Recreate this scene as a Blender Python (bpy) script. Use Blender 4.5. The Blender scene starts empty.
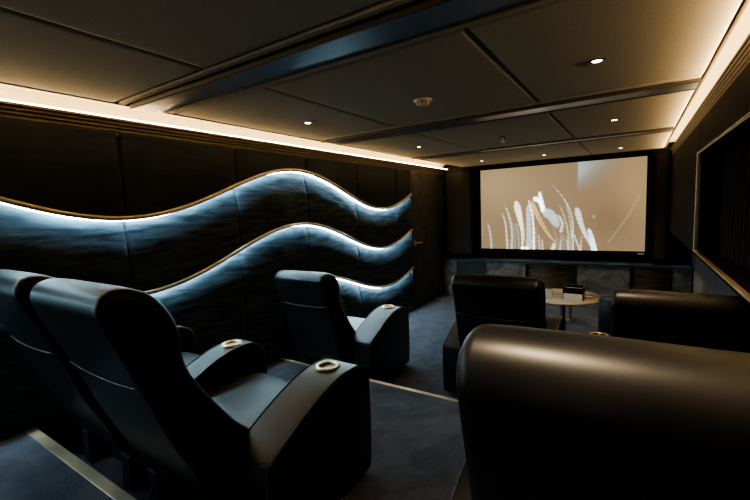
import bpy, bmesh, math, random
from mathutils import Vector, Matrix
random.seed(4)
PI = math.pi
C = bpy.context.scene.collection
sc = bpy.context.scene

# ---------------------------------------------------------------- helpers
def link(name, bm, mat=None, parent=None, smooth=False, loc=None):
    me = bpy.data.meshes.new(name)
    bmesh.ops.recalc_face_normals(bm, faces=bm.faces[:])
    bm.to_mesh(me); bm.free()
    if mat: me.materials.append(mat)
    if smooth:
        for p in me.polygons: p.use_smooth = True
    o = bpy.data.objects.new(name, me); C.objects.link(o)
    if parent: o.parent = parent
    if loc: o.location = loc
    return o

def tag(o, label, cat, group=None, kind=None):
    if label: o['label'] = label
    if cat: o['category'] = cat
    if group: o['group'] = group
    if kind: o['kind'] = kind
    return o

def thing(name, label, cat, loc=(0, 0, 0), rz=0, group=None):
    o = bpy.data.objects.new(name, None); C.objects.link(o)
    o.empty_display_size = .1
    o.location = loc; o.rotation_euler = (0, 0, rz)
    return tag(o, label, cat, group)

def structure(o):
    o['kind'] = 'structure'; return o

def s_empty(name):
    o = bpy.data.objects.new(name, None); C.objects.link(o)
    return structure(o)

def box(bm, x0, x1, y0, y1, z0, z1):
    r = bmesh.ops.create_cube(bm, size=1)
    for v in r['verts']:
        v.co = Vector(((x0+x1)/2 + v.co.x*(x1-x0), (y0+y1)/2 + v.co.y*(y1-y0), (z0+z1)/2 + v.co.z*(z1-z0)))
    return bm

def bevel(o, w, seg=3, ang=40):
    m = o.modifiers.new('bevel', 'BEVEL'); m.width = w; m.segments = seg
    m.limit_method = 'ANGLE'; m.angle_limit = math.radians(ang); m.harden_normals = False
    for p in o.data.polygons: p.use_smooth = True
    n = o.modifiers.new('wn', 'WEIGHTED_NORMAL'); n.keep_sharp = True
    return o

def bx(name, mat, parent, *d, bev=0, seg=3):
    o = link(name, box(bmesh.new(), *d), mat, parent)
    if bev: bevel(o, bev, seg)
    return o

def lathe(bm, prof, seg=32, c=(0, 0, 0)):
    rings = []
    for r, z in prof:
        if r < 1e-6: rings.append([bm.verts.new((c[0], c[1], c[2]+z))])
        else: rings.append([bm.verts.new((c[0]+r*math.cos(2*PI*i/seg), c[1]+r*math.sin(2*PI*i/seg), c[2]+z)) for i in range(seg)])
    for a, b in zip(rings, rings[1:]):
        for i in range(seg):
            j = (i+1) % seg
            if len(a) == 1 and len(b) == 1: continue
            if len(a) == 1: bm.faces.new((a[0], b[i], b[j]))
            elif len(b) == 1: bm.faces.new((a[i], a[j], b[0]))
            else: bm.faces.new((a[i], a[j], b[j], b[i]))
    return bm

def tube(bm, pts, r, seg=8, closed=False, sx=1.0):
    pts = [Vector(p) for p in pts]; n = len(pts); rings = []
    for k, p in enumerate(pts):
        a = pts[(k-1) % n] if (closed or k > 0) else p
        b = pts[(k+1) % n] if (closed or k < n-1) else p
        t = (b-a).normalized()
        up = Vector((0, 0, 1)) if abs(t.z) < .9 else Vector((1, 0, 0))
        if abs(t.x) < .05: up = Vector((1, 0, 0))
        u = t.cross(up).normalized(); w = u.cross(t).normalized()
        rings.append([bm.verts.new(p + u*r*math.cos(2*PI*i/seg) + w*r*sx*math.sin(2*PI*i/seg)) for i in range(seg)])
    m = n if closed else n-1
    for k in range(m):
        a, b = rings[k], rings[(k+1) % n]
        for i in range(seg):
            j = (i+1) % seg
            bm.faces.new((a[i], a[j], b[j], b[i]))
    if not closed:
        bm.faces.new(rings[0][::-1]); bm.faces.new(rings[-1])
    return bm

def inset(P, d):
    n = len(P); ar = sum(P[i][0]*P[(i+1) % n][1]-P[(i+1) % n][0]*P[i][1] for i in range(n))
    sg = 1 if ar > 0 else -1; out = []
    for i in range(n):
        a, b = P[i-1], P[(i+1) % n]; tx, ty = b[0]-a[0], b[1]-a[1]; l = math.hypot(tx, ty) or 1
        out.append((P[i][0]-ty/l*d*sg, P[i][1]+tx/l*d*sg))
    return out

def smooth_poly(pts, n=4, closed=True):
    """Catmull-Rom through the points"""
    out = []; N = len(pts)
    rng = range(N) if closed else range(N-1)
    for i in rng:
        if closed: p = [pts[(i+k) % N] for k in (-1, 0, 1, 2)]
        else: p = [pts[max(0, i-1)], pts[i], pts[i+1], pts[min(N-1, i+2)]]
        for s in range(n):
            t = s/n
            out.append(tuple(.5*((2*p[1][d]) + (-p[0][d]+p[2][d])*t + (2*p[0][d]-5*p[1][d]+4*p[2][d]-p[3][d])*t*t + (-p[0][d]+3*p[1][d]-3*p[2][d]+p[3][d])*t**3) for d in range(len(pts[0]))))
    if not closed: out.append(tuple(pts[-1]))
    return out

def prism_x(bm, prof, x0, x1, puff=0, n=7):
    """closed (y,z) profile extruded along x; puff pushes the middle outward like upholstery"""
    cy = sum(p[0] for p in prof)/len(prof); cz = sum(p[1] for p in prof)/len(prof)
    rings = []
    for k in range(n):
        t = k/(n-1); x = x0+(x1-x0)*t
        s = 1 + puff*(1-(2*t-1)**4)
        rings.append([bm.verts.new((x, cy+(y-cy)*s, cz+(z-cz)*s)) for y, z in prof])
    N = len(prof)
    for a, b in zip(rings, rings[1:]):
        for i in range(N):
            j = (i+1) % N
            bm.faces.new((a[i], a[j], b[j], b[i]))
    bm.faces.new(rings[0][::-1]); bm.faces.new(rings[-1])
    return bm

# ---------------------------------------------------------------- materials
def mat(name, col, rough=.5, metal=0, spec=.5, sheen=0, sheen_tint=None, coat=0):
    m = bpy.data.materials.new(name); m.use_nodes = True
    b = m.node_tree.nodes['Principled BSDF']
    b.inputs['Base Color'].default_value = (*col, 1)
    b.inputs['Roughness'].default_value = rough
    b.inputs['Metallic'].default_value = metal
    b.inputs['Specular IOR Level'].default_value = spec
    b.inputs['Sheen Weight'].default_value = sheen
    if sheen_tint: b.inputs['Sheen Tint'].default_value = (*sheen_tint, 1)
    b.inputs['Coat Weight'].default_value = coat
    return m

def nodes(m): return m.node_tree.nodes, m.node_tree.links, m.node_tree.nodes['Principled BSDF']

def add_noise(m, c0, c1, scale=(1, 1, 1), s=5, detail=4, bump=0, lo=.35, hi=.65, rough=None, dist=0, bdist=.01):
    N, L, b = nodes(m)
    tc = N.new('ShaderNodeTexCoord'); mp = N.new('ShaderNodeMapping'); mp.inputs['Scale'].default_value = scale
    L.new(tc.outputs['Object'], mp.inputs['Vector'])
    nz = N.new('ShaderNodeTexNoise'); nz.inputs['Scale'].default_value = s; nz.inputs['Detail'].default_value = detail
    nz.inputs['Distortion'].default_value = dist
    L.new(mp.outputs['Vector'], nz.inputs['Vector'])
    cr = N.new('ShaderNodeValToRGB'); cr.color_ramp.elements[0].position = lo; cr.color_ramp.elements[1].position = hi
    cr.color_ramp.elements[0].color = (*c0, 1); cr.color_ramp.elements[1].color = (*c1, 1)
    L.new(nz.outputs['Fac'], cr.inputs['Fac']); L.new(cr.outputs['Color'], b.inputs['Base Color'])
    if bump: add_bump(m, nz.outputs['Fac'], bump, bdist)
    if rough:
        mr = N.new('ShaderNodeMapRange'); mr.inputs['To Min'].default_value = rough[0]; mr.inputs['To Max'].default_value = rough[1]
        L.new(nz.outputs['Fac'], mr.inputs['Value']); L.new(mr.outputs['Result'], b.inputs['Roughness'])
    return m

def add_bump(m, sock, strength, dist=.01):
    N, L, b = nodes(m)
    bp = N.new('ShaderNodeBump'); bp.inputs['Strength'].default_value = strength; bp.inputs['Distance'].default_value = dist
    L.new(sock, bp.inputs['Height'])
    if b.inputs['Normal'].links: L.new(b.inputs['Normal'].links[0].from_socket, bp.inputs['Normal'])
    L.new(bp.outputs['Normal'], b.inputs['Normal'])

def tex_bump(m, s, strength, dist=.002, kind='voronoi', scale=(1, 1, 1)):
    N, L, b = nodes(m)
    tc = N.new('ShaderNodeTexCoord'); mp = N.new('ShaderNodeMapping'); mp.inputs['Scale'].default_value = scale
    L.new(tc.outputs['Object'], mp.inputs['Vector'])
    t = N.new('ShaderNodeTexVoronoi' if kind == 'voronoi' else 'ShaderNodeTexNoise')
    t.inputs['Scale'].default_value = s
    L.new(mp.outputs['Vector'], t.inputs['Vector'])
    add_bump(m, t.outputs[0], strength, dist)
    return m

def emis(name, col, st):
    m = bpy.data.materials.new(name); m.use_nodes = True
    N, L = m.node_tree.nodes, m.node_tree.links
    N.clear()
    e = N.new('ShaderNodeEmission'); e.inputs['Color'].default_value = (*col, 1); e.inputs['Strength'].default_value = st
    o = N.new('ShaderNodeOutputMaterial'); L.new(e.outputs[0], o.inputs[0])
    return m

WARM = (1.0, .74, .34)
COOL = (.55, .86, 1.0)
M_leather = mat('leather', (.012, .012, .013), .42, 0, .5)
add_noise(M_leather, (.006, .006, .007), (.010, .010, .0115), s=6, detail=1, rough=(.38, .43))
tex_bump(M_leather, 320, .05, .0006)

M_leather_dull = mat('leather_side', (.008, .008, .009), .55, 0, .35)
tex_bump(M_leather_dull, 260, .2, .001)
M_pipe = mat('piping_leather', (.03, .027, .024), .4)
M_base = mat('base_black', (.01, .012, .016), .6)
M_gold = mat('brass', (.85, .62, .30), .28, 1)
M_cupin = mat('cup_inside', (.10, .07, .04), .35, 1)
M_chrome = mat('chrome', (.45, .43, .40), .22, 1)
M_bronze = mat('bronze_rail', (.50, .41, .31), .42, .85)
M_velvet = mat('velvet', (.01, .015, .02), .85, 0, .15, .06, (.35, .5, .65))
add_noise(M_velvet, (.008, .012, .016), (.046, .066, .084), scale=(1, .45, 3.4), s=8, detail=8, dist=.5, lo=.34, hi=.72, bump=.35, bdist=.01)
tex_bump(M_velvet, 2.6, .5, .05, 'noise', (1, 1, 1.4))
M_velvet_top = mat('velvet_unlit', (.01, .01, .01), .85, 0, .15)  # darker copy of the velvet, shade put into its colour
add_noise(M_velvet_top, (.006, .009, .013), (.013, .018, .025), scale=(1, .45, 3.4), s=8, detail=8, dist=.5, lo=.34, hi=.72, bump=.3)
M_door = mat('door_velvet', (.02, .02, .02), .6, 0, .3, .08, (.6, .6, .6))
add_noise(M_door, (.004, .005, .006), (.040, .046, .054), scale=(1, 1.6, 1.0), s=3.2, detail=6, dist=1.8, lo=.46, hi=.72, bump=.2)
M_cabvelvet = mat('cabinet_velvet', (.05, .05, .055), .75, 0, .3, .5, (.6, .65, .7))
add_noise(M_cabvelvet, (.05, .05, .054), (.17, .165, .165), scale=(1, 1, 1.3), s=5, detail=8, dist=1.2, lo=.35, hi=.7)
M_ledge = mat('ledge_velvet', (.02, .05, .08), .85, 0, .2, .05, (.4, .6, .9))
add_noise(M_ledge, (.010, .014, .022), (.035, .09, .15), scale=(1, 1, 1), s=2.2, detail=6, dist=1.5, lo=.42, hi=.66)  # blue blotches paint the screen's light onto the ledge velvet
M_carpet = mat('carpet', (.03, .035, .05), .95, 0, .1, .3, (.5, .55, .7))
add_noise(M_carpet, (.030, .032, .042), (.070, .071, .082), scale=(1, 1, 1), s=5, detail=8, dist=.8, lo=.35, hi=.68)
def rib(m, sc_, strength, axis='X', dist=.004):
    N, L, b = nodes(m)
    tc = N.new('ShaderNodeTexCoord'); w = N.new('ShaderNodeTexWave'); w.bands_direction = axis
    w.inputs['Scale'].default_value = sc_; w.inputs['Distortion'].default_value = 1.5; w.inputs['Detail'].default_value = 2
    w.inputs['Detail Scale'].default_value = 4
    L.new(tc.outputs['Object'], w.inputs['Vector']); add_bump(m, w.outputs['Fac'], strength, dist)
rib(M_carpet, 26, .6, 'X')
tex_bump(M_carpet, 220, .6, .004, 'noise')
M_ceil = mat('ceiling_fabric', (.5, .43, .34), .9, 0, .2)
add_noise(M_ceil, (.54, .475, .365), (.60, .53, .41), s=90, detail=2)
tex_bump(M_ceil, 300, .25, .001, 'noise')
M_cove = mat('cove_white', (.75, .68, .55), .8)
M_cornice = mat('cornice_bronze', (.085, .068, .048), .55, .2, .4)
M_gloss = mat('glossy_beam_panel', (.07, .078, .09), .3, .35, .7)
add_noise(M_gloss, (.17, .20, .24), (.26, .30, .35), s=1.2, detail=2, rough=(.26, .36))
M_dark = mat('dark_gap', (.006, .006, .006), .6)
M_fabricdark = mat('soffit_dark', (.0045, .0042, .004), .8, 0, .2)
M_browntrim = mat('beam_trim', (.13, .10, .07), .5, .2)
M_black = mat('matte_black', (.004, .004, .0045), .8, 0, .2)
M_nose = mat('nosing_bronze', (.50, .40, .28), .38, .55)
add_noise(M_nose, (.34, .26, .18), (.58, .46, .33), s=3, detail=4)
M_base_brd = mat('baseboard', (.06, .065, .07), .4)
M_wood = mat('ribbed_walnut', (.10, .055, .028), .32, 0, .5)
add_noise(M_wood, (.035, .020, .011), (.17, .10, .05), scale=(1, 1, 16), s=3, detail=5, lo=.3, hi=.7)
M_curtain = mat('curtain_brown', (.018, .012, .009), .85, 0, .2, .3, (.5, .4, .3))
M_tabletop = mat('table_stone', (.55, .43, .30), .25)
add_noise(M_tabletop, (.52, .42, .31), (.74, .62, .48), scale=(1, 1, 1), s=6, detail=6)
M_steel = mat('brushed_steel', (.30, .28, .26), .35, 1)
M_card = mat('card_grey', (.72, .68, .60), .6)
M_smoke = mat('black_acrylic', (.01, .009, .008), .12)
M_white = mat('white_plastic', (.62, .55, .45), .5)
M_greyvelvet = mat('tub_fabric', (.20, .19, .17), .8, 0, .3, .4, (.8, .8, .8))

# ---------------------------------------------------------------- dimensions
XL, XR_UP, XR_LOW = -2.90, .39, .66
Y0, Y1 = -1.6, 6.95
ZC = 2.28
ZB, ZM = .42, .18          # back tier and middle tier
YB, YM = .738, 2.655       # their front edges

# ---------------------------------------------------------------- floors
def slab(name, *d):
    o = bx(name, M_carpet, None, *d); return structure(o)
slab('floor', -3.05, .80, YM-.001, 7.05, -.08, 0)
slab('floor_middle_tier', -3.05, .80, YB-.001, YM-.035, -.08, ZM)
slab('floor_back_tier', -3.05, .80, Y0-.05, YB-.05, -.08, ZB)
def nosing(name, y, z, w, lip):
    bm = bmesh.new(); box(bm, -3.0, .72, y-w, y, z-.035, z+.004)
    box(bm, -3.0, .72, y-w+.006, y-.004, -.05, z-.03)
    o = link(name, bm, M_nose); bevel(o, .004, 2); structure(o)
nosing('trim_1', YB, ZB, .052, 0)
nosing('trim_2', YM, ZM, .036, 0)

# ---------------------------------------------------------------- left wall of layered velvet
SEAMS = [-.49+.0, .43, 1.35, 2.27, 3.16, 4.064, 5.026]
def wv1(y): return 1.806-.208*math.cos(2*PI*(y-1.33)/3.3)
def wv2(y): return 1.270-.203*math.cos(2*PI*(y-1.37)/3.27)
def wv3(y): return .715-.190*math.cos(2*PI*(y-1.42)/3.30)
YE = 5.45
wl = s_empty('wall_left')
def velvet_layer(zt, zb, first=False, y0=None):
    bm = bmesh.new(); ys = []
    y0 = Y0 if y0 is None else y0; y = y0
    while y < YE: ys.append(y); y += .035
    ys.append(YE)
    for s in SEAMS: ys += [s-.022, s-.014, s-.008, s-.003, s+.003, s+.008, s+.014, s+.022]
    ys = sorted(set(round(v, 4) for v in ys if v >= y0 and v <= YE))
    nz = 14; rows = []
    for y in ys:
        d = min(abs(y-s) for s in SEAMS)
        groove = -.018*math.exp(-(d/.010)**2)
        pillow = .012*min(1, d/.12)**.5
        col = []
        zt_, zb_ = zt(y), zb(y)
        for k in range(nz+1):
            t = k/nz; z = zb_ + (zt_-zb_)*t
            x = -2.898 + (0 if first else -.050*max(0, 1-(zt_-z)/.25))
            col.append(bm.verts.new((x+groove*min(1, (z-zb_)/.03)+pillow, y, z)))
        # bottom lip folds back to the wall
        col.insert(0, bm.verts.new((-2.99, y, zb_)))
        rows.append(col)
    for a, b in zip(rows, rows[1:]):
        for i in range(len(a)-1): bm.faces.new((a[i], a[i+1], b[i+1], b[i]))
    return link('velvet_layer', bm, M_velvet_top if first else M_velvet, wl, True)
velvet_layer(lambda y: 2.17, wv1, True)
velvet_layer(lambda y: wv1(y)+.03, wv2)
YS3 = 3.10   # the lowest rail starts here
velvet_layer(lambda y: wv2(y)+.03, lambda y: wv3(y) if y > YS3 else .10)
velvet_layer(lambda y: wv3(y)+.03, lambda y: .10, y0=YS3)
bx('wall_core', M_black, wl, -3.08, -2.985, Y0-.05, 7.05, -.08, 2.5)
bx('wall_panel_by_screen', M_door, wl, -2.99, -2.89, 6.585, 6.95, .0, 2.17, bev=.01)
bx('door_surround', M_door, wl, -2.99, -2.895, 5.452, 5.50, 0, 2.17, bev=.004)
structure(bx('baseboard_left', M_base_brd, None, -2.985, -2.905, Y0, 5.47, 0, .10, bev=.004))

# wavy bronze rails with light strips
M_led = emis('led_cool', COOL, 95)
M_led_w = emis('led_warm', WARM, 26)
def wave_rail(fn, ya, label):
    t = thing('wave_light_rail', label, 'light rail', (-2.872, ya, fn(ya)), group='backlit wave rails on the left wall')
    o_ = Vector(t.location)
    ys = [ya+(5.43-ya)*i/130 for i in range(131)]
    pts = [Vector((-2.872, y, fn(y)+.0105))-o_ for y in ys]
    link('rail', tube(bmesh.new(), pts, .016, 12), M_bronze, t, True)
    bm = bmesh.new(); prev = None
    for y in ys:
        z = fn(y)-.010
        a = bm.verts.new(Vector((-2.903, y, z))-o_); b = bm.verts.new(Vector((-2.919, y, z+.002))-o_)
        c = bm.verts.new(Vector((-2.919, y, z+.008))-o_); d = bm.verts.new(Vector((-2.903, y, z+.008))-o_)
        if prev:
            for (p, q, r, s) in ((prev[0], prev[1], b, a), (prev[1], prev[2], c, b), (prev[2], prev[3], d, c), (prev[3], prev[0], a, d)):
                bm.faces.new((p, q, r, s))
        prev = (a, b, c, d)
    link('light_strip', bm, M_led, t)
wave_rail(wv1, -1.5, 'topmost backlit bronze wave rail sweeping along the dark velvet wall')
wave_rail(wv2, -1.5, 'middle backlit bronze wave rail rising above the front left recliner')
wave_rail(wv3, YS3, 'lowest backlit bronze wave rail, emerging right of the front left recliner')

# door in the left wall
d = s_empty('door_1')
bx('door_leaf', M_door, d, -2.99, -2.90, 5.505, 6.565, .01, 2.15, bev=.008)
bx('door_frame', M_black, d, -2.985, -2.93, 5.49, 6.59, 0, 2.165)
h = link('door_handle', tube(bmesh.new(), smooth_poly([(-2.90, 5.60, 1.05), (-2.85, 5.60, 1.05), (-2.845, 5.62, 1.05), (-2.845, 5.72, 1.052)], 4, False), .011, 8), M_gold, d, True)
bx('lock_plate', M_steel, d, -2.905, -2.893, 5.53, 5.585, 1.01, 1.09, bev=.003)

# ---------------------------------------------------------------- front wall
wf = s_empty('wall_front')
bx('wall_core', M_black, wf, -3.08, .80, 6.95, 7.05, -.08, 2.5)
bx('header', M_black, wf, -2.99, .70, 6.86, 6.96, 2.235, 2.30)
structure(bx('baseboard_front', M_base_brd, None, -2.89, .66, 6.93, 6.95, 0, .08))
# ---------------------------------------------------------------- right wall: upper bulkhead with a curtained opening, lower recess
wr = s_empty('wall_right')
OY0, OY1, OZ0, OZ1 = -.6, 3.86, 1.19, 1.915
bx('lower_wall', M_cabvelvet, wr, XR_LOW, .76, Y0-.05, 7.05, -.08, 1.2)
bx('bulkhead_sill', M_black, wr, XR_UP+.004, .76, Y0-.05, 7.0, 1.15, OZ0)
bx('bulkhead_band', M_fabricdark, wr, XR_UP, .76, Y0-.05, 3.858, OZ1, 2.16, bev=.004)
bx('bulkhead_end', M_fabricdark, wr, XR_UP, .76, OY1+.01, 6.95, OZ0-.04, 2.16, bev=.006)
bx('bulkhead_near_end', M_fabricdark, wr, XR_UP, .76, Y0-.05, OY0, OZ0-.04, 2.16, bev=.006)
bx('recess_back', M_black, wr, .70, .76, Y0-.05, 7.0, 1.1, 2.5)
bx('wall_core', M_black, wr, .76, .80, Y0-.05, 7.05, -.08, 2.5)
wn = s_empty('window_1')
bm = bmesh.new()
box(bm, .372, .40, OY0, OY1+.012, OZ1-.006, OZ1+.014)
bevel(link('top_rail', bm, M_chrome, wn), .004, 2)
bevel(link('bottom_rail', box(bmesh.new(), .372, .40, OY0, OY1+.012, OZ0-.004, OZ0+.006), M_nose, wn), .004, 2)
bevel(link('end_rail', box(bmesh.new(), .374, .40, OY1-.025, OY1+.012, OZ0, OZ1), M_nose, wn), .004, 2)
# curtain
bm = bmesh.new(); prev = None; n = 520
for i in range(n+1):
    y = OY0+.02+(OY1-OY0-.06)*i/n
    x = .53+.026*math.sin(y*2*PI/.085+.9*math.sin(y*3.1))+.012*math.sin(y*7)
    a = bm.verts.new((x, y, OZ0+.004)); b = bm.verts.new((x*.5+.265, y, OZ1+.05))
    if prev: bm.faces.new((prev[0], a, b, prev[1]))
    prev = (a, b)
tag(link('curtain', bm, M_curtain, None, True), 'dark brown pleated curtain inside the gold framed opening in the right wall', 'curtain')
# back wall behind the camera
structure(bx('wall_back', M_fabricdark, None, -3.08, .80, Y0-.12, Y0-.05, -.08, 2.5))

# ---------------------------------------------------------------- ceiling
ce = s_empty('ceiling')
PXL, PXR = -2.58, .31
BEAMS = [(1.203, 1.56), (2.975, 3.36), (4.83, 5.22)]
rowsY = [(Y0, -.27), (-.27+.36 if False else .0-.25, 1.203)] 
rowsY = [(Y0, -.62), (-.25, 1.203), (1.56, 2.975), (3.36, 4.83), (5.22, 6.88)]
colsX = [(PXL, -1.70), (-1.70, -.57), (-.57, PXR)]
for (ya, yb) in rowsY:
    for (xa, xb) in colsX:
        g = .004
        bm = bmesh.new(); nx, ny = 14, 14; grid = []
        def edge(t, L_): # rounded padded edge
            d_ = min(t, 1-t)*L_; r = .018
            return 1-math.sqrt(max(0, 1-(1-min(1, d_/r))**2))
        def stn(L_): # stations concentrated at edges
            e = [0, .003, .009, .018, .03]; return [v/L_ for v in e]+[i/10 for i in range(1, 10) if .04 < i/10*L_ < L_-.04]+[1-v/L_ for v in reversed(e)]
        sx_, sy_ = stn(xb-xa-2*g), stn(yb-ya-2*g)
        for u in sx_:
            row = []
            for v in sy_:
                x = xa+g+(xb-xa-2*g)*u; y = ya+g+(yb-ya-2*g)*v
                z = ZC + .014*max(edge(u, xb-xa), edge(v, yb-ya))
                row.append(bm.verts.new((x, y, z)))
            grid.append(row)
        for a, b in zip(grid, grid[1:]):
            for i in range(len(a)-1): bm.faces.new((a[i], a[i+1], b[i+1], b[i]))
        # upstand to the slab
        per = [r[0] for r in grid]+grid[-1][1:]+[r[-1] for r in reversed(grid[:-1])]+[v for v in reversed(grid[0][1:-1])]
        up = [bm.verts.new((v.co.x, v.co.y, 2.34)) for v in per]
        for i in range(len(per)):
            j = (i+1) % len(per); bm.faces.new((per[i], per[j], up[j], up[i]))
        bm.faces.new(up)
        link('ceiling_panel', bm, M_ceil, ce, True)
bx('ceiling_slab', M_cove, ce, -3.08, .80, Y0-.1, 7.05, 2.36, 2.5)
bx('cove_side', M_cove, ce, -2.988, -2.978, Y0, 6.95, 2.25, 2.37)
bx('cove_side', M_cove, ce, .69, .70, Y0, 6.95, 2.25, 2.37)
for nm, x0, x1 in (('shadow_gap_board', PXL+.01, PXR-.01),):
    bx(nm, M_dark, ce, x0, x1, Y0, 6.9, 2.335, 2.362)
for i, (a, b) in enumerate([(-.62, -.25)]+BEAMS):
    t = s_empty('trim_%d' % (i+3))
    x0, x1 = PXL+.01, PXR-.01
    w = b-a
    bx('beam_body', M_dark, t, x0, x1, a+.012, b-.012, 2.285, 2.34)
    # padded near lip, stepped mouldings, glossy panel, far bead and padded lip
    bevel(link('padded_lip', box(bmesh.new(), x0, x1, a+.006, a+.052, 2.277, 2.30), M_ceil, t), .012, 4)
    bevel(link('moulding', box(bmesh.new(), x0, x1, a+.075, a+.088, 2.262, 2.30), M_browntrim, t), .003, 2)
    bevel(link('moulding', box(bmesh.new(), x0, x1, a+.094, a+.104, 2.268, 2.30), M_browntrim, t), .003, 2)
    bevel(link('glossy_panel', box(bmesh.new(), x0, x1, a+.108, b-.075, 2.276, 2.30), M_gloss, t), .002, 2)
    bevel(link('bead', box(bmesh.new(), x0, x1, b-.073, b-.064, 2.270, 2.30), M_browntrim, t), .002, 2)
    bevel(link('padded_lip', box(bmesh.new(), x0, x1, b-.056, b-.006, 2.277, 2.30), M_ceil, t), .012, 4)
bevel(link('edge_strip', box(bmesh.new(), PXR-.002, PXR+.012, Y0, 6.88, 2.277, 2.34), M_browntrim, ce), .003, 2)
bevel(link('edge_strip', box(bmesh.new(), PXL-.012, PXL+.002, Y0, 6.88, 2.277, 2.34), M_browntrim, ce), .003, 2)
# cornices (left and right), with the cove behind
def cornice(name, prof):
    bm = bmesh.new(); f, g = [], []
    for x, z in prof: f.append(bm.verts.new((x, Y0, z))); g.append(bm.verts.new((x, 6.95, z)))
    n = len(prof)
    for i in range(n):
        j = (i+1) % n; bm.faces.new((f[i], f[j], g[j], g[i]))
    bm.faces.new(f[::-1]); bm.faces.new(g)
    structure(link(name, bm, M_cornice))
cornice('trim_7', [(-2.99, 2.156), (-2.905, 2.156), (-2.905, 2.178), (-2.897, 2.181), (-2.897, 2.200), (-2.880, 2.204), (-2.880, 2.220), (-2.862, 2.224), (-2.862, 2.240), (-2.842, 2.244), (-2.842, 2.258), (-2.99, 2.258)])
cornice('trim_8', [(.50, 2.156), (.392, 2.156), (.392, 2.178), (.389, 2.181), (.389, 2.200), (.385, 2.204), (.385, 2.220), (.380, 2.224), (.380, 2.240), (.374, 2.244), (.374, 2.256), (.76, 2.256), (.76, 2.156)])
COVE_W = 75
def cove(label, x0, x1, side, fx):
    t = thing('cove_light_strip', label, 'cove light', ((x0+x1)/2, 2.7, 2.262), group=None)
    bm = box(bmesh.new(), x0-(x0+x1)/2, x1-(x0+x1)/2, Y0-2.7, 6.84-2.7, 0, .010)
    link('diffuser', bm, M_led_w, t)
    bm = box(bmesh.new(), x0-(x0+x1)/2-.006, x1-(x0+x1)/2+.006, Y0-2.7, 6.84-2.7, -.0035, 0)
    link('channel', bm, M_white, t)
    l = bpy.data.lights.new('cove_lamp', 'AREA'); l.shape = 'RECTANGLE'; l.size = 8.3; l.size_y = .018
    l.energy = COVE_W*(1 if side > 0 else .5); l.color = (1, .70, .36); l.spread = math.radians(85)
    lo = bpy.data.objects.new('cove_lamp', l); C.objects.link(lo); lo.parent = t
    d_ = Vector((side, 0, .62)).normalized()
    zax = -d_; xax = Vector((0, 1, 0)); yax = zax.cross(xax)
    lo.matrix_local = Matrix.Translation((fx-(x0+x1)/2, 2.62-2.7, -.018)) @ Matrix((xax, yax, zax)).transposed().to_4x4()
cove('long warm cove light strip glowing above the velvet wave wall', -2.885, -2.865, 1, -2.8415)
cove('warm cove light strip glowing above the curtained right wall', .395, .415, -1, .3735)

# downlights
M_lamp = emis('lamp_warm', (1, .78, .50), 14)
def downlight(x, y, label, power):
    t = thing('downlight', label, 'downlight', (x, y, ZC), group='recessed ceiling downlights')
    link('trim_ring', lathe(bmesh.new(), [(.026, .004), (.027, -.003), (.036, -.004), (.040, -.001), (.040, .004)], 28), M_smoke, t, True)
    link('lamp', lathe(bmesh.new(), [(0, -.0015), (.020, -.0015), (.026, .003)], 24), M_lamp, t, True)
    l = bpy.data.lights.new('lamp_spot', 'SPOT'); l.energy = power; l.color = (1, .76, .48); l.spot_size = math.radians(75); l.spot_blend = .7
    l.shadow_soft_size = .03
    lo = bpy.data.objects.new('lamp_beam', l); C.objects.link(lo); lo.parent = t; lo.location = (0, 0, -.02)
DL = [(-.175, 2.315, 'largest ceiling downlight, in the panel above the right recliners', 9),
      (-2.12, 2.36, 'ceiling downlight above the recliner nearest the velvet wave wall', 3),
      (-.17, 4.07, 'downlight between the second and third beams, near the right cove', 9),
      (-2.06, 4.12, 'small downlight between the second and third beams, near the left cove', 4),
      (-1.118, 6.21, 'middle downlight of the row of three before the screen', 14),
      (-.184, 6.31, 'rightmost downlight of the row of three before the screen', 12),
      (-.30, .42, 'ceiling downlight straight above the huge foreground recliner back', 17),
      (-2.01, 6.17, 'leftmost downlight of the row of three before the screen', 5)]
for x, y, lb, p in DL: downlight(x, y, lb, p*4)

t = thing('smoke_detector', 'round cream smoke detector on the ceiling between the first two beams', 'smoke detector', (-1.148, 2.373, ZC))
link('base_plate', lathe(bmesh.new(), [(0, 0.004), (.056, .004), (.058, -.006), (.052, -.010), (0, -.010)], 32), M_white, t, True)
link('sensor_dome', lathe(bmesh.new(), [(.046, -.010), (.044, -.026), (.030, -.036), (0, -.038)], 32), M_white, t, True)
bm = bmesh.new()
for k in range(10):
    a = 2*PI*k/10; r = bmesh.ops.create_cube(bm, size=1)['verts']
    bmesh.ops.scale(bm, vec=(.005, .014, .010), verts=r); bmesh.ops.translate(bm, vec=(.0445, 0, -.020), verts=r)
    bmesh.ops.rotate(bm, cent=(0, 0, 0), matrix=Matrix.Rotation(a, 3, 'Z'), verts=r)
link('vent_slots', bm, M_dark, t)
t = thing('ceiling_sprinkler', 'small metal sprinkler head on the ceiling between the second and third beams', 'sprinkler', (-1.145, 4.19, ZC))
link('escutcheon', lathe(bmesh.new(), [(0, .003), (.040, .003), (.040, -.004), (.014, -.010), (0, -.010)], 24), M_browntrim, t, True)
bm = lathe(bmesh.new(), [(.009, -.009), (.009, -.030), (0, -.032)], 12)
box(bm, -.018, -.013, -.003, .003, -.045, -.010); box(bm, .013, .018, -.003, .003, -.045, -.010)
lathe(bm, [(0, -.044), (.024, -.045), (.024, -.048), (0, -.049)], 16)
link('nozzle', bm, M_chrome, t)

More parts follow.
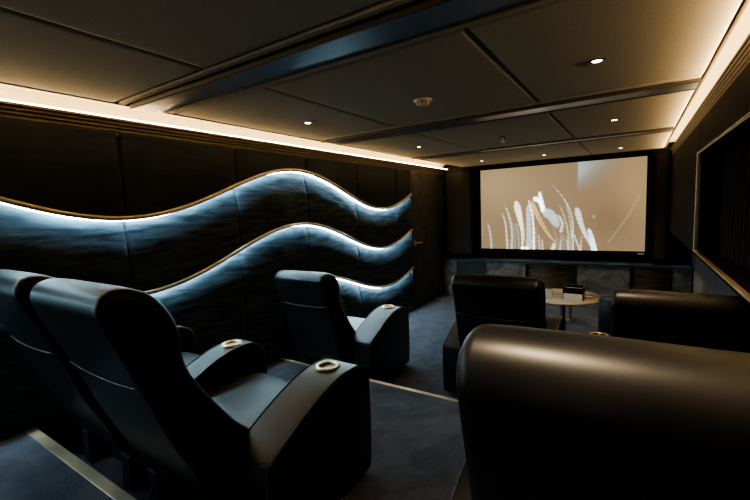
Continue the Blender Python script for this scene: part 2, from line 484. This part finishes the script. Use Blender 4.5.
# ---------------------------------------------------------------- projection screen
def screen_colour():
    SX0, SX1 = 30., 740.
    def top(x): return 25-64*(x-30)/710
    strokes = [
        ([(58, 245), (70, 290), (75, 355)], (5, 10), (.80, .84, .86), .7),
        ([(36, 210), (36, 300)], (3, 3), (.9, .85, .75), .5),
        ([(122, 203), (138, 250), (146, 355)], (4, 9), (.80, .86, .88), .8),
        ([(135, 165), (152, 215), (166, 280), (164, 355)], (4, 11), (.78, .84, .86), .75),
        ([(142, 180), (175, 270), (178, 355)], (4, 7), (.76, .78, .78), .6),
        ([(182, 245), (192, 280), (198, 355)], (16, 8), (.72, .74, .74), .6),
        ([(184, 152), (196, 200), (208, 250), (214, 290), (212, 355)], (34, 9), (1.0, .95, .86), .95),
        ([(206, 160), (216, 240), (216, 355)], (5, 4), (.85, .55, .30), .6),
        ([(238, 168), (240, 230), (242, 355)], (20, 26), (.74, .83, .88), .75),
        ([(238, 146), (258, 220), (262, 355)], (5, 10), (1, 1, 1), .95),
        ([(250, 150), (270, 195), (300, 250), (335, 300), (358, 322)], (26, 7), (1.0, .84, .60), .95),
        ([(282, 215), (310, 262), (348, 308)], (4, 3), (.80, .50, .24), .8),
        ([(262, 140), (285, 150), (300, 185)], (22, 14), (1, 1, 1), .95),
        ([(286, 112), (292, 140), (304, 190)], (12, 22), (.95, .99, 1), .95),
        ([(312, 195), (342, 215), (366, 258)], (44, 38), (.70, .77, .79), .85),
        ([(366, 205), (386, 240), (380, 275)], (10, 14), (.85, .9, .9), .7),
        ([(345, 85), (385, 130), (415, 180), (430, 240), (432, 355)], (2, 10), (.86, .88, .86), .75),
        ([(372, 165), (396, 220), (412, 290), (410, 355)], (4, 8), (.80, .84, .84), .7),
        ([(400, 150), (418, 230), (426, 300)], (3, 6), (.95, .95, .92), .6),
        ([(446, 175), (462, 230), (484, 285), (520, 345)], (30, 12), (.82, .86, .86), .85),
        ([(498, 262), (512, 300), (524, 355)], (14, 26), (.78, .92, 1.0), 1.0),
        ([(520, 300), (532, 355)], (4, 6), (1, .95, .85), .7),
        ([(436, 285), (462, 355)], (6, 9), (.85, .88, .86), .8),
        ([(283, 290), (288, 355)], (6, 9), (.8, .83, .83), .7),
        ([(298, 310), (301, 355)], (6, 9), (.85, .88, .88), .7),
        ([(352, 330), (344, 355)], (14, 18), (.95, .95, .9), .8),
        ([(385, 290), (380, 355)], (10, 18), (.68, .70, .68), .6),
        ([(400, 300), (416, 355)], (5, 7), (.85, .85, .8), .6),
        ([(205, 351), (235, 351)], (12, 12), (1, 1, 1), .95),
        ([(518, 210), (522, 216)], (12, 10), (.85, .78, .68), .6),
        ([(716, 115), (660, 215), (582, 322)], (12, 8), (.74, .68, .60), .45),
        ([(402, 233), (408, 294), (410, 355)], (2, 3), (0.80, 0.82, 0.73), 0.59),
        ([(435, 285), (433, 320), (433, 355)], (2, 4), (0.72, 0.73, 0.67), 0.66),
        ([(212, 294), (228, 324), (234, 355)], (2, 6), (0.87, 0.86, 0.89), 0.54),
        ([(376, 228), (390, 291), (395, 355)], (2, 3), (0.75, 0.71, 0.64), 0.74),
        ([(423, 282), (421, 318), (421, 355)], (2, 6), (0.80, 0.79, 0.82), 0.64),
        ([(264, 255), (274, 305), (277, 355)], (2, 3), (0.79, 0.79, 0.67), 0.69),
        ([(213, 276), (216, 315), (217, 355)], (2, 5), (0.78, 0.78, 0.70), 0.45),
        ([(165, 320), (168, 337), (169, 355)], (2, 5), (0.67, 0.66, 0.69), 0.50),
        ([(154, 317), (158, 336), (160, 355)], (2, 4), (0.67, 0.69, 0.58), 0.49),
        ([(472, 293), (468, 324), (467, 355)], (2, 6), (0.88, 0.85, 0.89), 0.54),
        ([(272, 262), (268, 308), (267, 355)], (2, 6), (0.78, 0.78, 0.77), 0.73),
        ([(351, 270), (368, 312), (373, 355)], (2, 5), (0.76, 0.71, 0.72), 0.62),
        ([(425, 289), (422, 322), (421, 355)], (2, 5), (0.81, 0.81, 0.65), 0.42),
        ([(451, 262), (461, 308), (465, 355)], (2, 4), (0.80, 0.78, 0.71), 0.53),
        ([(380, 314), (379, 334), (379, 355)], (2, 4), (0.89, 0.86, 0.76), 0.68),
        ([(344, 260), (359, 307), (364, 355)], (2, 5), (0.80, 0.80, 0.69), 0.68),
        ([(273, 236), (280, 295), (283, 355)], (2, 3), (0.71, 0.67, 0.74), 0.51),
        ([(416, 290), (415, 322), (414, 355)], (2, 5), (0.68, 0.67, 0.62), 0.58),
        ([(394, 295), (398, 325), (400, 355)], (2, 6), (0.67, 0.63, 0.54), 0.73),
        ([(474, 269), (469, 312), (468, 355)], (2, 3), (0.83, 0.84, 0.84), 0.63),
        ([(379, 236), (378, 295), (377, 355)], (2, 5), (0.87, 0.82, 0.75), 0.41),
        ([(260, 235), (257, 295), (256, 355)], (2, 3), (0.80, 0.78, 0.66), 0.58),
        ([(346, 319), (343, 337), (342, 355)], (2, 4), (0.69, 0.66, 0.70), 0.57),
        ([(256, 312), (253, 333), (252, 355)], (2, 4), (0.69, 0.69, 0.71), 0.68),
        ([(326, 320), (337, 337), (340, 355)], (2, 6), (0.72, 0.68, 0.64), 0.69),
        ([(245, 312), (260, 333), (265, 355)], (2, 3), (0.89, 0.88, 0.82), 0.45),
        ([(350, 60), (300, 110), (240, 120), (175, 125)], (3, 2), (.66, .58, .46), .35),
    ]
    segs = []
    for sid, (pts, (w0, w1), c, a) in enumerate(strokes):
        P = smooth_poly(pts, 5, False)
        n = len(P)-1
        for i in range(n):
            def wd(T):
                q = (w0+(w1-w0)*T)*min(1, (T/.16+.06)**.75)
                if c == (.70, .77, .79) or c == (1.0, .84, .60): q *= min(1, ((1-T)/.3+.1)**.7)
                return q
            segs.append((P[i], P[i+1], wd(i/n), wd((i+1)/n), c, a, sid))
    NX, NY = 356, 200
    rnd = random.Random(9)
    cols = []
    buckets = {}
    for s in segs:
        m = max(s[2], s[3])
        for bxk in range(int((min(s[0][0], s[1][0])-m)//20), int((max(s[0][0], s[1][0])+m)//20)+1):
            buckets.setdefault(bxk, []).append(s)
    for j in range(NY+1):
        for i in range(NX+1):
            u, v = i/NX, j/NY           # v from the bottom
            px = (SX0*1.194*(1-u)+SX1*u)/(1.194*(1-u)+u); t_ = top(px); py = t_+(355-t_)*(1-v)
            g = math.exp(-((px-90)/190)**2-((py-90)/110)**2)
            g2 = math.exp(-((px-700)/90)**2-((py-80)/160)**2)
            base = [.60+.10*g+.08*g2, .51+.085*g+.06*g2, .395+.06*g+.02*g2]
            dk = .05*math.exp(-((px-600)/110)**2-((py-230)/90)**2)
            base = [b_-dk for b_ in base]
            if px > 447:
                k = max(0, 1-(px-447)/200)*max(0, min(1, (125+ (px-447)*-.45-py)/90))
                k *= .85*min(1, (px-447)/6)
                base = [b_*(1-k)+q*k for b_, q in zip(base, (.60, .66, .68))]
            spk = rnd.random()
            best = {}
            for (a_, b_, w0, w1, c, al, sid) in buckets.get(int(px//20), ()):
                dx, dy = b_[0]-a_[0], b_[1]-a_[1]; L2 = dx*dx+dy*dy or 1e-6
                q = max(0, min(1, ((px-a_[0])*dx+(py-a_[1])*dy)/L2))
                dd = math.hypot(px-a_[0]-dx*q, py-a_[1]-dy*q)
                w = (w0+(w1-w0)*q)/2; dd += (spk-.5)*1.6+.8*math.sin(py*.33+c[1]*30)
                if dd < w+3:
                    sd = ((px-a_[0])*dy-(py-a_[1])*dx)/math.sqrt(L2)
                    tex = .5+.5*math.sin(sd*1.15+c[0]*40+.6*math.sin(py*.21))
                    k = al*min(1, max(0, (w+2.0-dd)/4.0))*(.50+.34*tex+.16*spk)
                    if k > best.get(sid, (0,))[0]: best[sid] = (k, c)
            for sid in sorted(best):
                k, c = best[sid]; base = [m_*(1-k)+n_*k for m_, n_ in zip(base, c)]
            cols.append(base)
    return NX, NY, cols
NX, NY, cols = screen_colour()
SXL, SXR, SZ0, SZ1, SY = -2.275, .122, .842, 2.198, 6.90
t = thing('projection_screen', 'large lit projection screen showing white flower blades on a tan background', 'screen', (-1.076, SY, SZ0))
me = bpy.data.meshes.new('picture')
vs = [(SXL+(SXR-SXL)*i/NX+1.076, 0, (SZ1-SZ0)*j/NY) for j in range(NY+1) for i in range(NX+1)]
fs = [(j*(NX+1)+i, j*(NX+1)+i+1, (j+1)*(NX+1)+i+1, (j+1)*(NX+1)+i) for j in range(NY) for i in range(NX)]
me.from_pydata(vs, [], fs)
ca = me.color_attributes.new('picture_colour', 'FLOAT_COLOR', 'POINT')
def lin(c): return c/12.92 if c < .04045 else ((c+.055)/1.055)**2.4
flat = []
for c in cols:
    l_ = [lin(max(0, v)) for v in c]; g_ = 1+3.2*max(0, (min(l_)-.2))**1.3/.6
    flat += [v*g_ for v in l_]+[1]
ca.data.foreach_set('color', flat)
ms = bpy.data.materials.new('screen_picture'); ms.use_nodes = True
N, L = ms.node_tree.nodes, ms.node_tree.links; N.clear()
at = N.new('ShaderNodeAttribute'); at.attribute_name = 'picture_colour'
e = N.new('ShaderNodeEmission'); e.inputs['Strength'].default_value = .86
o = N.new('ShaderNodeOutputMaterial'); L.new(at.outputs['Color'], e.inputs['Color']); L.new(e.outputs[0], o.inputs[0])
me.materials.append(ms)
po = bpy.data.objects.new('picture', me); C.objects.link(po); po.parent = t
bm = bmesh.new(); hw = (SXR-SXL)/2; H = SZ1-SZ0; fw = .055
box(bm, -hw-fw, hw+fw, -.025, .03, -fw, 0); box(bm, -hw-fw, hw+fw, -.025, .03, H, H+.035)
box(bm, -hw-fw, -hw, -.025, .03, 0, H); box(bm, hw, hw+fw, -.025, .03, 0, H)
box(bm, -hw-fw, hw+fw, .002, .03, -fw, H+.035)
link('frame', bm, M_black, t)
bx('badge', M_white, t, hw-.085, hw-.01, -.028, -.024, -.042, -.024)

# speaker columns beside the screen
def speaker(xa, xb, label, zb=.72, y=6.72):
    t = thing('column_speaker', label, 'speaker', ((xa+xb)/2, y, zb)); w = (xb-xa)/2; H = 2.235-zb
    bx('cabinet_body', M_black, t, -w, w, .0, .215, 0, H, bev=.006)
    bm = box(bmesh.new(), -w+.03, w-.03, -.012, .0, .04, H-.04)
    g = link('grille', bm, M_speaker, t); bevel(g, .006, 2)
M_speaker = mat('speaker_cloth', (.016, .013, .010), .75, 0, .3, .3, (.6, .5, .4))
speaker(-2.86, -2.37, 'black column speaker between the door wall and the screen')
speaker(.20, .385, 'narrow dark brown column speaker to the right of the screen')

# ---------------------------------------------------------------- low cabinet under the screen
CX0, CX1, CY, CZ = -2.87, .64, 6.62, .665
t = thing('low_cabinet', 'long low velvet-fronted cabinet under the screen with three openings', 'cabinet', (-1.1, CY, 0))
ox = 1.1
OP = [(-2.64, -2.10), (-1.47, -.72), (-.05, .44)]
bm = bmesh.new(); xs = [CX0]+[v for p in OP for v in p]+[CX1]
box(bm, CX0+ox, CX1+ox, 0, .02, .0, .20); box(bm, CX0+ox, CX1+ox, 0, .02, .635, CZ-.012)
for k in range(0, len(xs), 2): box(bm, xs[k]+ox, xs[k+1]+ox, 0, .02, .20, .635)
link('front_panel', bm, M_cabvelvet, t)
bx('carcass', M_black, t, CX0+ox, CX1+ox, .16, .30, .0, CZ-.014)
bx('ledge', M_ledge, t, CX0+ox-.005, CX1+ox+.005, -.015, .30, CZ-.012, CZ+.006, bev=.004)
for k, (a, b) in enumerate(OP):
    m_ = M_steel if k == 0 else M_wood
    bm = bmesh.new(); n = 18; cxm = (a+b)/2+ox
    if k == 0:
        box(bm, a+ox+.01, b+ox-.01, .03, .16, .205, .625)
        o_ = link('equipment_panel', bm, M_base, t)
    else:
        for r in range(n):
            z0_ = .205+.42*r/n; z1_ = z0_+.42/n-.006; pa = []
            K = 16
            vf = []
            for q in range(K+1):
                u = q/K; x = a+ox+.012+(b-a-.024)*u; y = .075-.05*math.sin(PI*u)
                vf.append((x, y))
            lo_ = [bm.verts.new((x, y, z0_)) for x, y in vf]; mi = [bm.verts.new((x, y-.008, (z0_+z1_)/2)) for x, y in vf]; hi_ = [bm.verts.new((x, y, z1_)) for x, y in vf]
            for q in range(K):
                bm.faces.new((lo_[q], lo_[q+1], mi[q+1], mi[q])); bm.faces.new((mi[q], mi[q+1], hi_[q+1], hi_[q]))
        o_ = link('slatted_grille', bm, M_wood, t, True)

# ---------------------------------------------------------------- recliners
def recliner(label, x, y, z, rz=0, H=1.10, arms=((-.52, -.285), (.285, .52)), bw=.58, seat=.55, lean=0):
    t = thing('recliner', label, 'recliner', (x, y, z), rz)
    k = (H-.6)/.50
    def zz(v): return v if v <= .6 else .6+(v-.6)*k
    prof = [(-.16, .17), (-.235, .185), (-.30, .26), (-.35, .42), (-.395, .60), (-.445, .80), (-.50, .99), (-.508, 1.05), (-.475, 1.093), (-.41, 1.103),
            (-.335, 1.075), (-.285, 1.015), (-.265, .94), (-.275, .865), (-.265, .80), (-.215, .70), (-.13, .56), (-.05, .44), (-.04, .28), (-.08, .19)]
    prof = [(a-lean*max(0, (b-.35)/.75), zz(b)) for a, b in prof]
    P = smooth_poly(prof, 4)
    o = link('backrest', prism_x(bmesh.new(), P, -bw/2, bw/2, .012, 9), M_leather, t); bevel(o, .028, 5, 50)
    # seam across the back of the headrest and piping round the side panels
    for s in (-1, 1):
        pts = [(s*(bw/2+.0005), a, b) for a, b in inset(P, .031)[4:-10]]
        link('piping', tube(bmesh.new(), pts, .0035, 6), M_pipe, o, True)
    zs = zz(.80); ys_ = -.4475-lean*.6
    link('headrest_seam', tube(bmesh.new(), [(-bw/2+.01+ (bw-.02)*i/10, ys_-.007*(1-(2*i/10-1)**4)+.003, zs-.012*math.sin(PI*i/10)) for i in range(11)], .0035, 6), M_pipe, o, True)
    # seat cushion with a rolled front
    sp = [(-.12, .30), (-.12, .42), (-.02, .455), (.12, .465), (.28, .468), (.40, .45), (.445, .40), (.45, .32), (.42, .27), (.2, .26)]
    o = link('seat', prism_x(bmesh.new(), smooth_poly(sp, 4), -seat/2, seat/2, .02, 9), M_leather, t); bevel(o, .02, 3, 50)
    o = bx('footrest_panel', M_leather, t, -seat/2+.01, seat/2-.01, .38, .43, .07, .29, bev=.018)
    # arms
    ap = [(-.205, .03), (-.215, .20), (-.205, .41), (-.18, .445), (-.10, .485), (0, .535), (.12, .585), (.24, .62), (.34, .630), (.42, .622), (.485, .585), (.510, .50), (.515, .32), (.505, .10), (.49, .03)]
    for xa, xb in arms:
        ax = (xa+xb)/2; hw_ = (xb-xa)/2
        AP = smooth_poly(ap[:-1]+[ap[-1]], 3, False)
        arm = link('armrest', prism_x(bmesh.new(), AP, xa, xb, .008, 7), M_leather, t); bevel(arm, .026, 4, 50)
        for s in (-1, 1):
            pts = [(ax+s*(hw_-.008), a, b+.001) for a, b in AP[4:-9]]
            link('piping', tube(bmesh.new(), pts, .0035, 6), M_pipe, arm, True)
        cx_ = ax-.015*(1 if ax > 0 else -1) if hw_ > .1 else ax
        cup = (cx_, .325, .633)
        if hw_ < .08: continue
        g = link('cup_ring', lathe(bmesh.new(), [(.042, -.006), (.042, .004), (.049, .008), (.060, .006), (.062, -.002), (.062, -.014)], 36, cup), M_gold, arm, True)
        link('cup_well', lathe(bmesh.new(), [(.0425, .003), (.041, -.001), (0, -.002)], 32, cup), M_cupin, arm, True)
    # base
    bx('base', M_base, t, -bw/2+.03, bw/2-.03, -.17, .36, .0, .17, bev=.006)
    for s in (-1, 1):
        bx('rear_foot', M_base, t, s*(bw/2-.05)-.045, s*(bw/2-.05)+.045, -.27, -.16, .0, .20, bev=.008)
    return t
AL, AR = (-.52, -.285), (.285, .52)
RX = [
 ('dark leather recliner with two gold cup rings, in the foreground left of the aisle', -1.69, 1.17, ZM, 1.19, ((-.46, -.285), AR), .60, .135),
 ('dark leather recliner against the velvet wall, cut by the left edge behind its neighbour', -2.45, 1.17, ZM, 1.19, ((-.42, -.29),), .58, .13),
 ('huge dark leather recliner back filling the lower right foreground', .055, 1.11, ZM, 1.205, (AL, AR), .60, .02),
 ('dark leather recliner before the glowing waves, lit blue on its back', -2.43, 2.98, 0, 1.08, ((-.44, -.29), AR), .57, .02),
 ('dark leather recliner in the middle, back turned, left of the round table', -.83, 3.24, 0, 1.09, (AL, (.20, .34)), .62, 0),
 ('dark leather recliner under the curtained opening, right of the gold cup ring', .185, 2.88, 0, 1.12, ((-.485, -.285), (.285, .46)), .57, 0),
]
for lb, x, y, z, H, arms, bw, lean in RX: recliner(lb, x, y, z, 0, H, arms, bw, .55, lean)

# ---------------------------------------------------------------- low tub chairs beside the table
def tub_chair(label, x, y, rz, fab):
    t = thing('tub_chair', label, 'armchair', (x, y, 0), rz)
    bm = bmesh.new(); K = 28; rings = []
    for q in range(K+1):
        u = q/K
        # U-shaped plan: left arm, back, right arm
        path = smooth_poly([(-.29, .27), (-.30, .0), (-.27, -.22), (0, -.31), (.27, -.22), (.30, .0), (.29, .27)], 8, False)
        f = u*(len(path)-1); i = min(int(f), len(path)-2); fr = f-i
        px, py = [path[i][d_]*(1-fr)+path[i+1][d_]*fr for d_ in (0, 1)]
        tx, ty = path[i+1][0]-path[i][0], path[i+1][1]-path[i][1]; l_ = math.hypot(tx, ty); nx_, ny_ = ty/l_, -tx/l_
        nx_, ny_ = -nx_, -ny_
        hgt = .56+.17*math.sin(PI*u)**1.2; w = .045
        sec = [(-w, .10), (-w, hgt-.05), (-w*.7, hgt-.015), (0, hgt), (w*.7, hgt-.015), (w, hgt-.05), (w, .10)]
        rings.append([bm.verts.new((px+nx_*a, py+ny_*a, b)) for a, b in sec])
    for a, b in zip(rings, rings[1:]):
        for i in range(7):
            j = (i+1) % 7; bm.faces.new((a[i], a[j], b[j], b[i]))
    bm.faces.new(rings[0][::-1]); bm.faces.new(rings[-1])
    link('shell', bm, fab, t, True)
    sp = [(-.24, .26), (-.24, .38), (-.1, .42), (.12, .43), (.26, .41), (.31, .36), (.30, .28)]
    bevel(link('seat', prism_x(bmesh.new(), smooth_poly(sp, 3), -.235, .235, .02, 7), M_leather_dull, t), .015, 3, 50)
    bx('base', M_base, t, -.20, .20, -.2, .24, .06, .27)
    for sx_ in (-1, 1):
        for sy_ in (-1, 1):
            link('leg', lathe(bmesh.new(), [(0, 0), (.014, 0), (.018, .11), (0, .11)], 12, (sx_*.19, sy_*.18, 0)), M_steel, t, True)
tub_chair('low dark armchair beside the round table, beyond the right recliners', .06, 4.55, 0, M_leather)

# ---------------------------------------------------------------- round table and things on it
TX, TY, TZ = -.70, 5.06, .50
t = thing('round_table', 'round cream-topped table on a steel column before the screen', 'table', (TX, TY, 0))
link('tabletop', lathe(bmesh.new(), [(0, TZ-.032), (.36, TZ-.032), (.405, TZ-.022), (.415, TZ-.008), (.412, TZ), (0, TZ)], 56), M_tabletop, t, True)
link('column', lathe(bmesh.new(), [(.030, .012), (.030, TZ-.032)], 24), M_steel, t, True)
link('base_plate', lathe(bmesh.new(), [(0, 0), (.20, 0), (.20, .008), (.19, .014), (0, .016)], 40), M_steel, t, True)
t = thing('side_table', 'small slim-legged side table half hidden behind the round table', 'table', (-.715, 5.86, 0))
link('tabletop', lathe(bmesh.new(), [(0, .38), (.15, .38), (.155, .39), (.15, .40), (0, .40)], 32), M_smoke, t, True)
link('leg', lathe(bmesh.new(), [(.016, .01), (.016, .38)], 16), M_steel, t, True)
link('foot', lathe(bmesh.new(), [(0, 0), (.075, 0), (.07, .010), (.016, .016)], 28), M_steel, t, True)

t = thing('card_box', 'pale grey tilted-sided card box on the left of the round table', 'box', (-.855, 4.97, TZ), math.radians(8))
bm = bmesh.new()
w, d_, h_ = .055, .06, .10
vb = [bm.verts.new(p) for p in [(-w, -d_, 0), (w, -d_, 0), (w, d_, 0), (-w, d_, 0), (-w, -d_, h_), (w, -d_, h_), (w, -.01, h_), (-w, -.01, h_)]]
for f in ((0, 1, 5, 4), (1, 2, 6, 5), (2, 3, 7, 6), (3, 0, 4, 7), (4, 5, 6, 7), (3, 2, 1, 0)): bm.faces.new([vb[i] for i in f])
link('box_body', bm, M_smoke, t)
bx('front_card', M_card, t, -w+.003, w-.003, -d_-.003, -d_, .004, h_-.004)
t = thing('tissue_holder', 'black acrylic holder with a pale front panel on the round table', 'holder', (-.565, 4.90, TZ), math.radians(-4))
bm = bmesh.new(); box(bm, -.105, .105, -.05, .07, 0, .006)
box(bm, -.105, .105, .062, .07, .006, .155); box(bm, -.105, -.098, -.05, .062, .006, .155); box(bm, .098, .105, -.05, .062, .006, .155); box(bm, -.097, .097, -.044, .06, .072, .14)
bevel(link('holder_body', bm, M_smoke, t), .0015, 2)
bx('front_card', M_card, t, -.097, .097, -.058, -.050, .002, .075, bev=.001)
t = thing('coaster_dish', 'small pale dish near the right rim of the round table', 'dish', (-.43, 5.05, TZ))
link('bowl', lathe(bmesh.new(), [(0, 0), (.025, 0), (.045, .012), (.043, .014), (.02, .005), (0, .004)], 28), M_white, t, True)

# ---------------------------------------------------------------- low added fill, a dim world background without a source
w = bpy.data.worlds.new('world'); sc.world = w; w.use_nodes = True
w.node_tree.nodes['Background'].inputs[0].default_value = (.01, .012, .016, 1)
w.node_tree.nodes['Background'].inputs[1].default_value = .3

# ---------------------------------------------------------------- camera (solved from the room's vanishing points)
cam = bpy.data.cameras.new('camera'); co = bpy.data.objects.new('camera', cam); C.objects.link(co)
R = Matrix(((.83730722, -.02196216, .5462914), (.5452715, .1065473, -.83146056), (-.03994521, .99406506, .10118816)))
co.matrix_world = Matrix.Translation((0, 0, 1.6)) @ R.to_4x4()
cam.sensor_width = 36; cam.lens = 397.9874/750*36; cam.clip_start = .02
sc.camera = co
sc.view_settings.view_transform = 'AgX'
sc.view_settings.look = 'AgX - Medium High Contrast'
sc.view_settings.exposure = .38
sc.cycles.max_bounces = 8
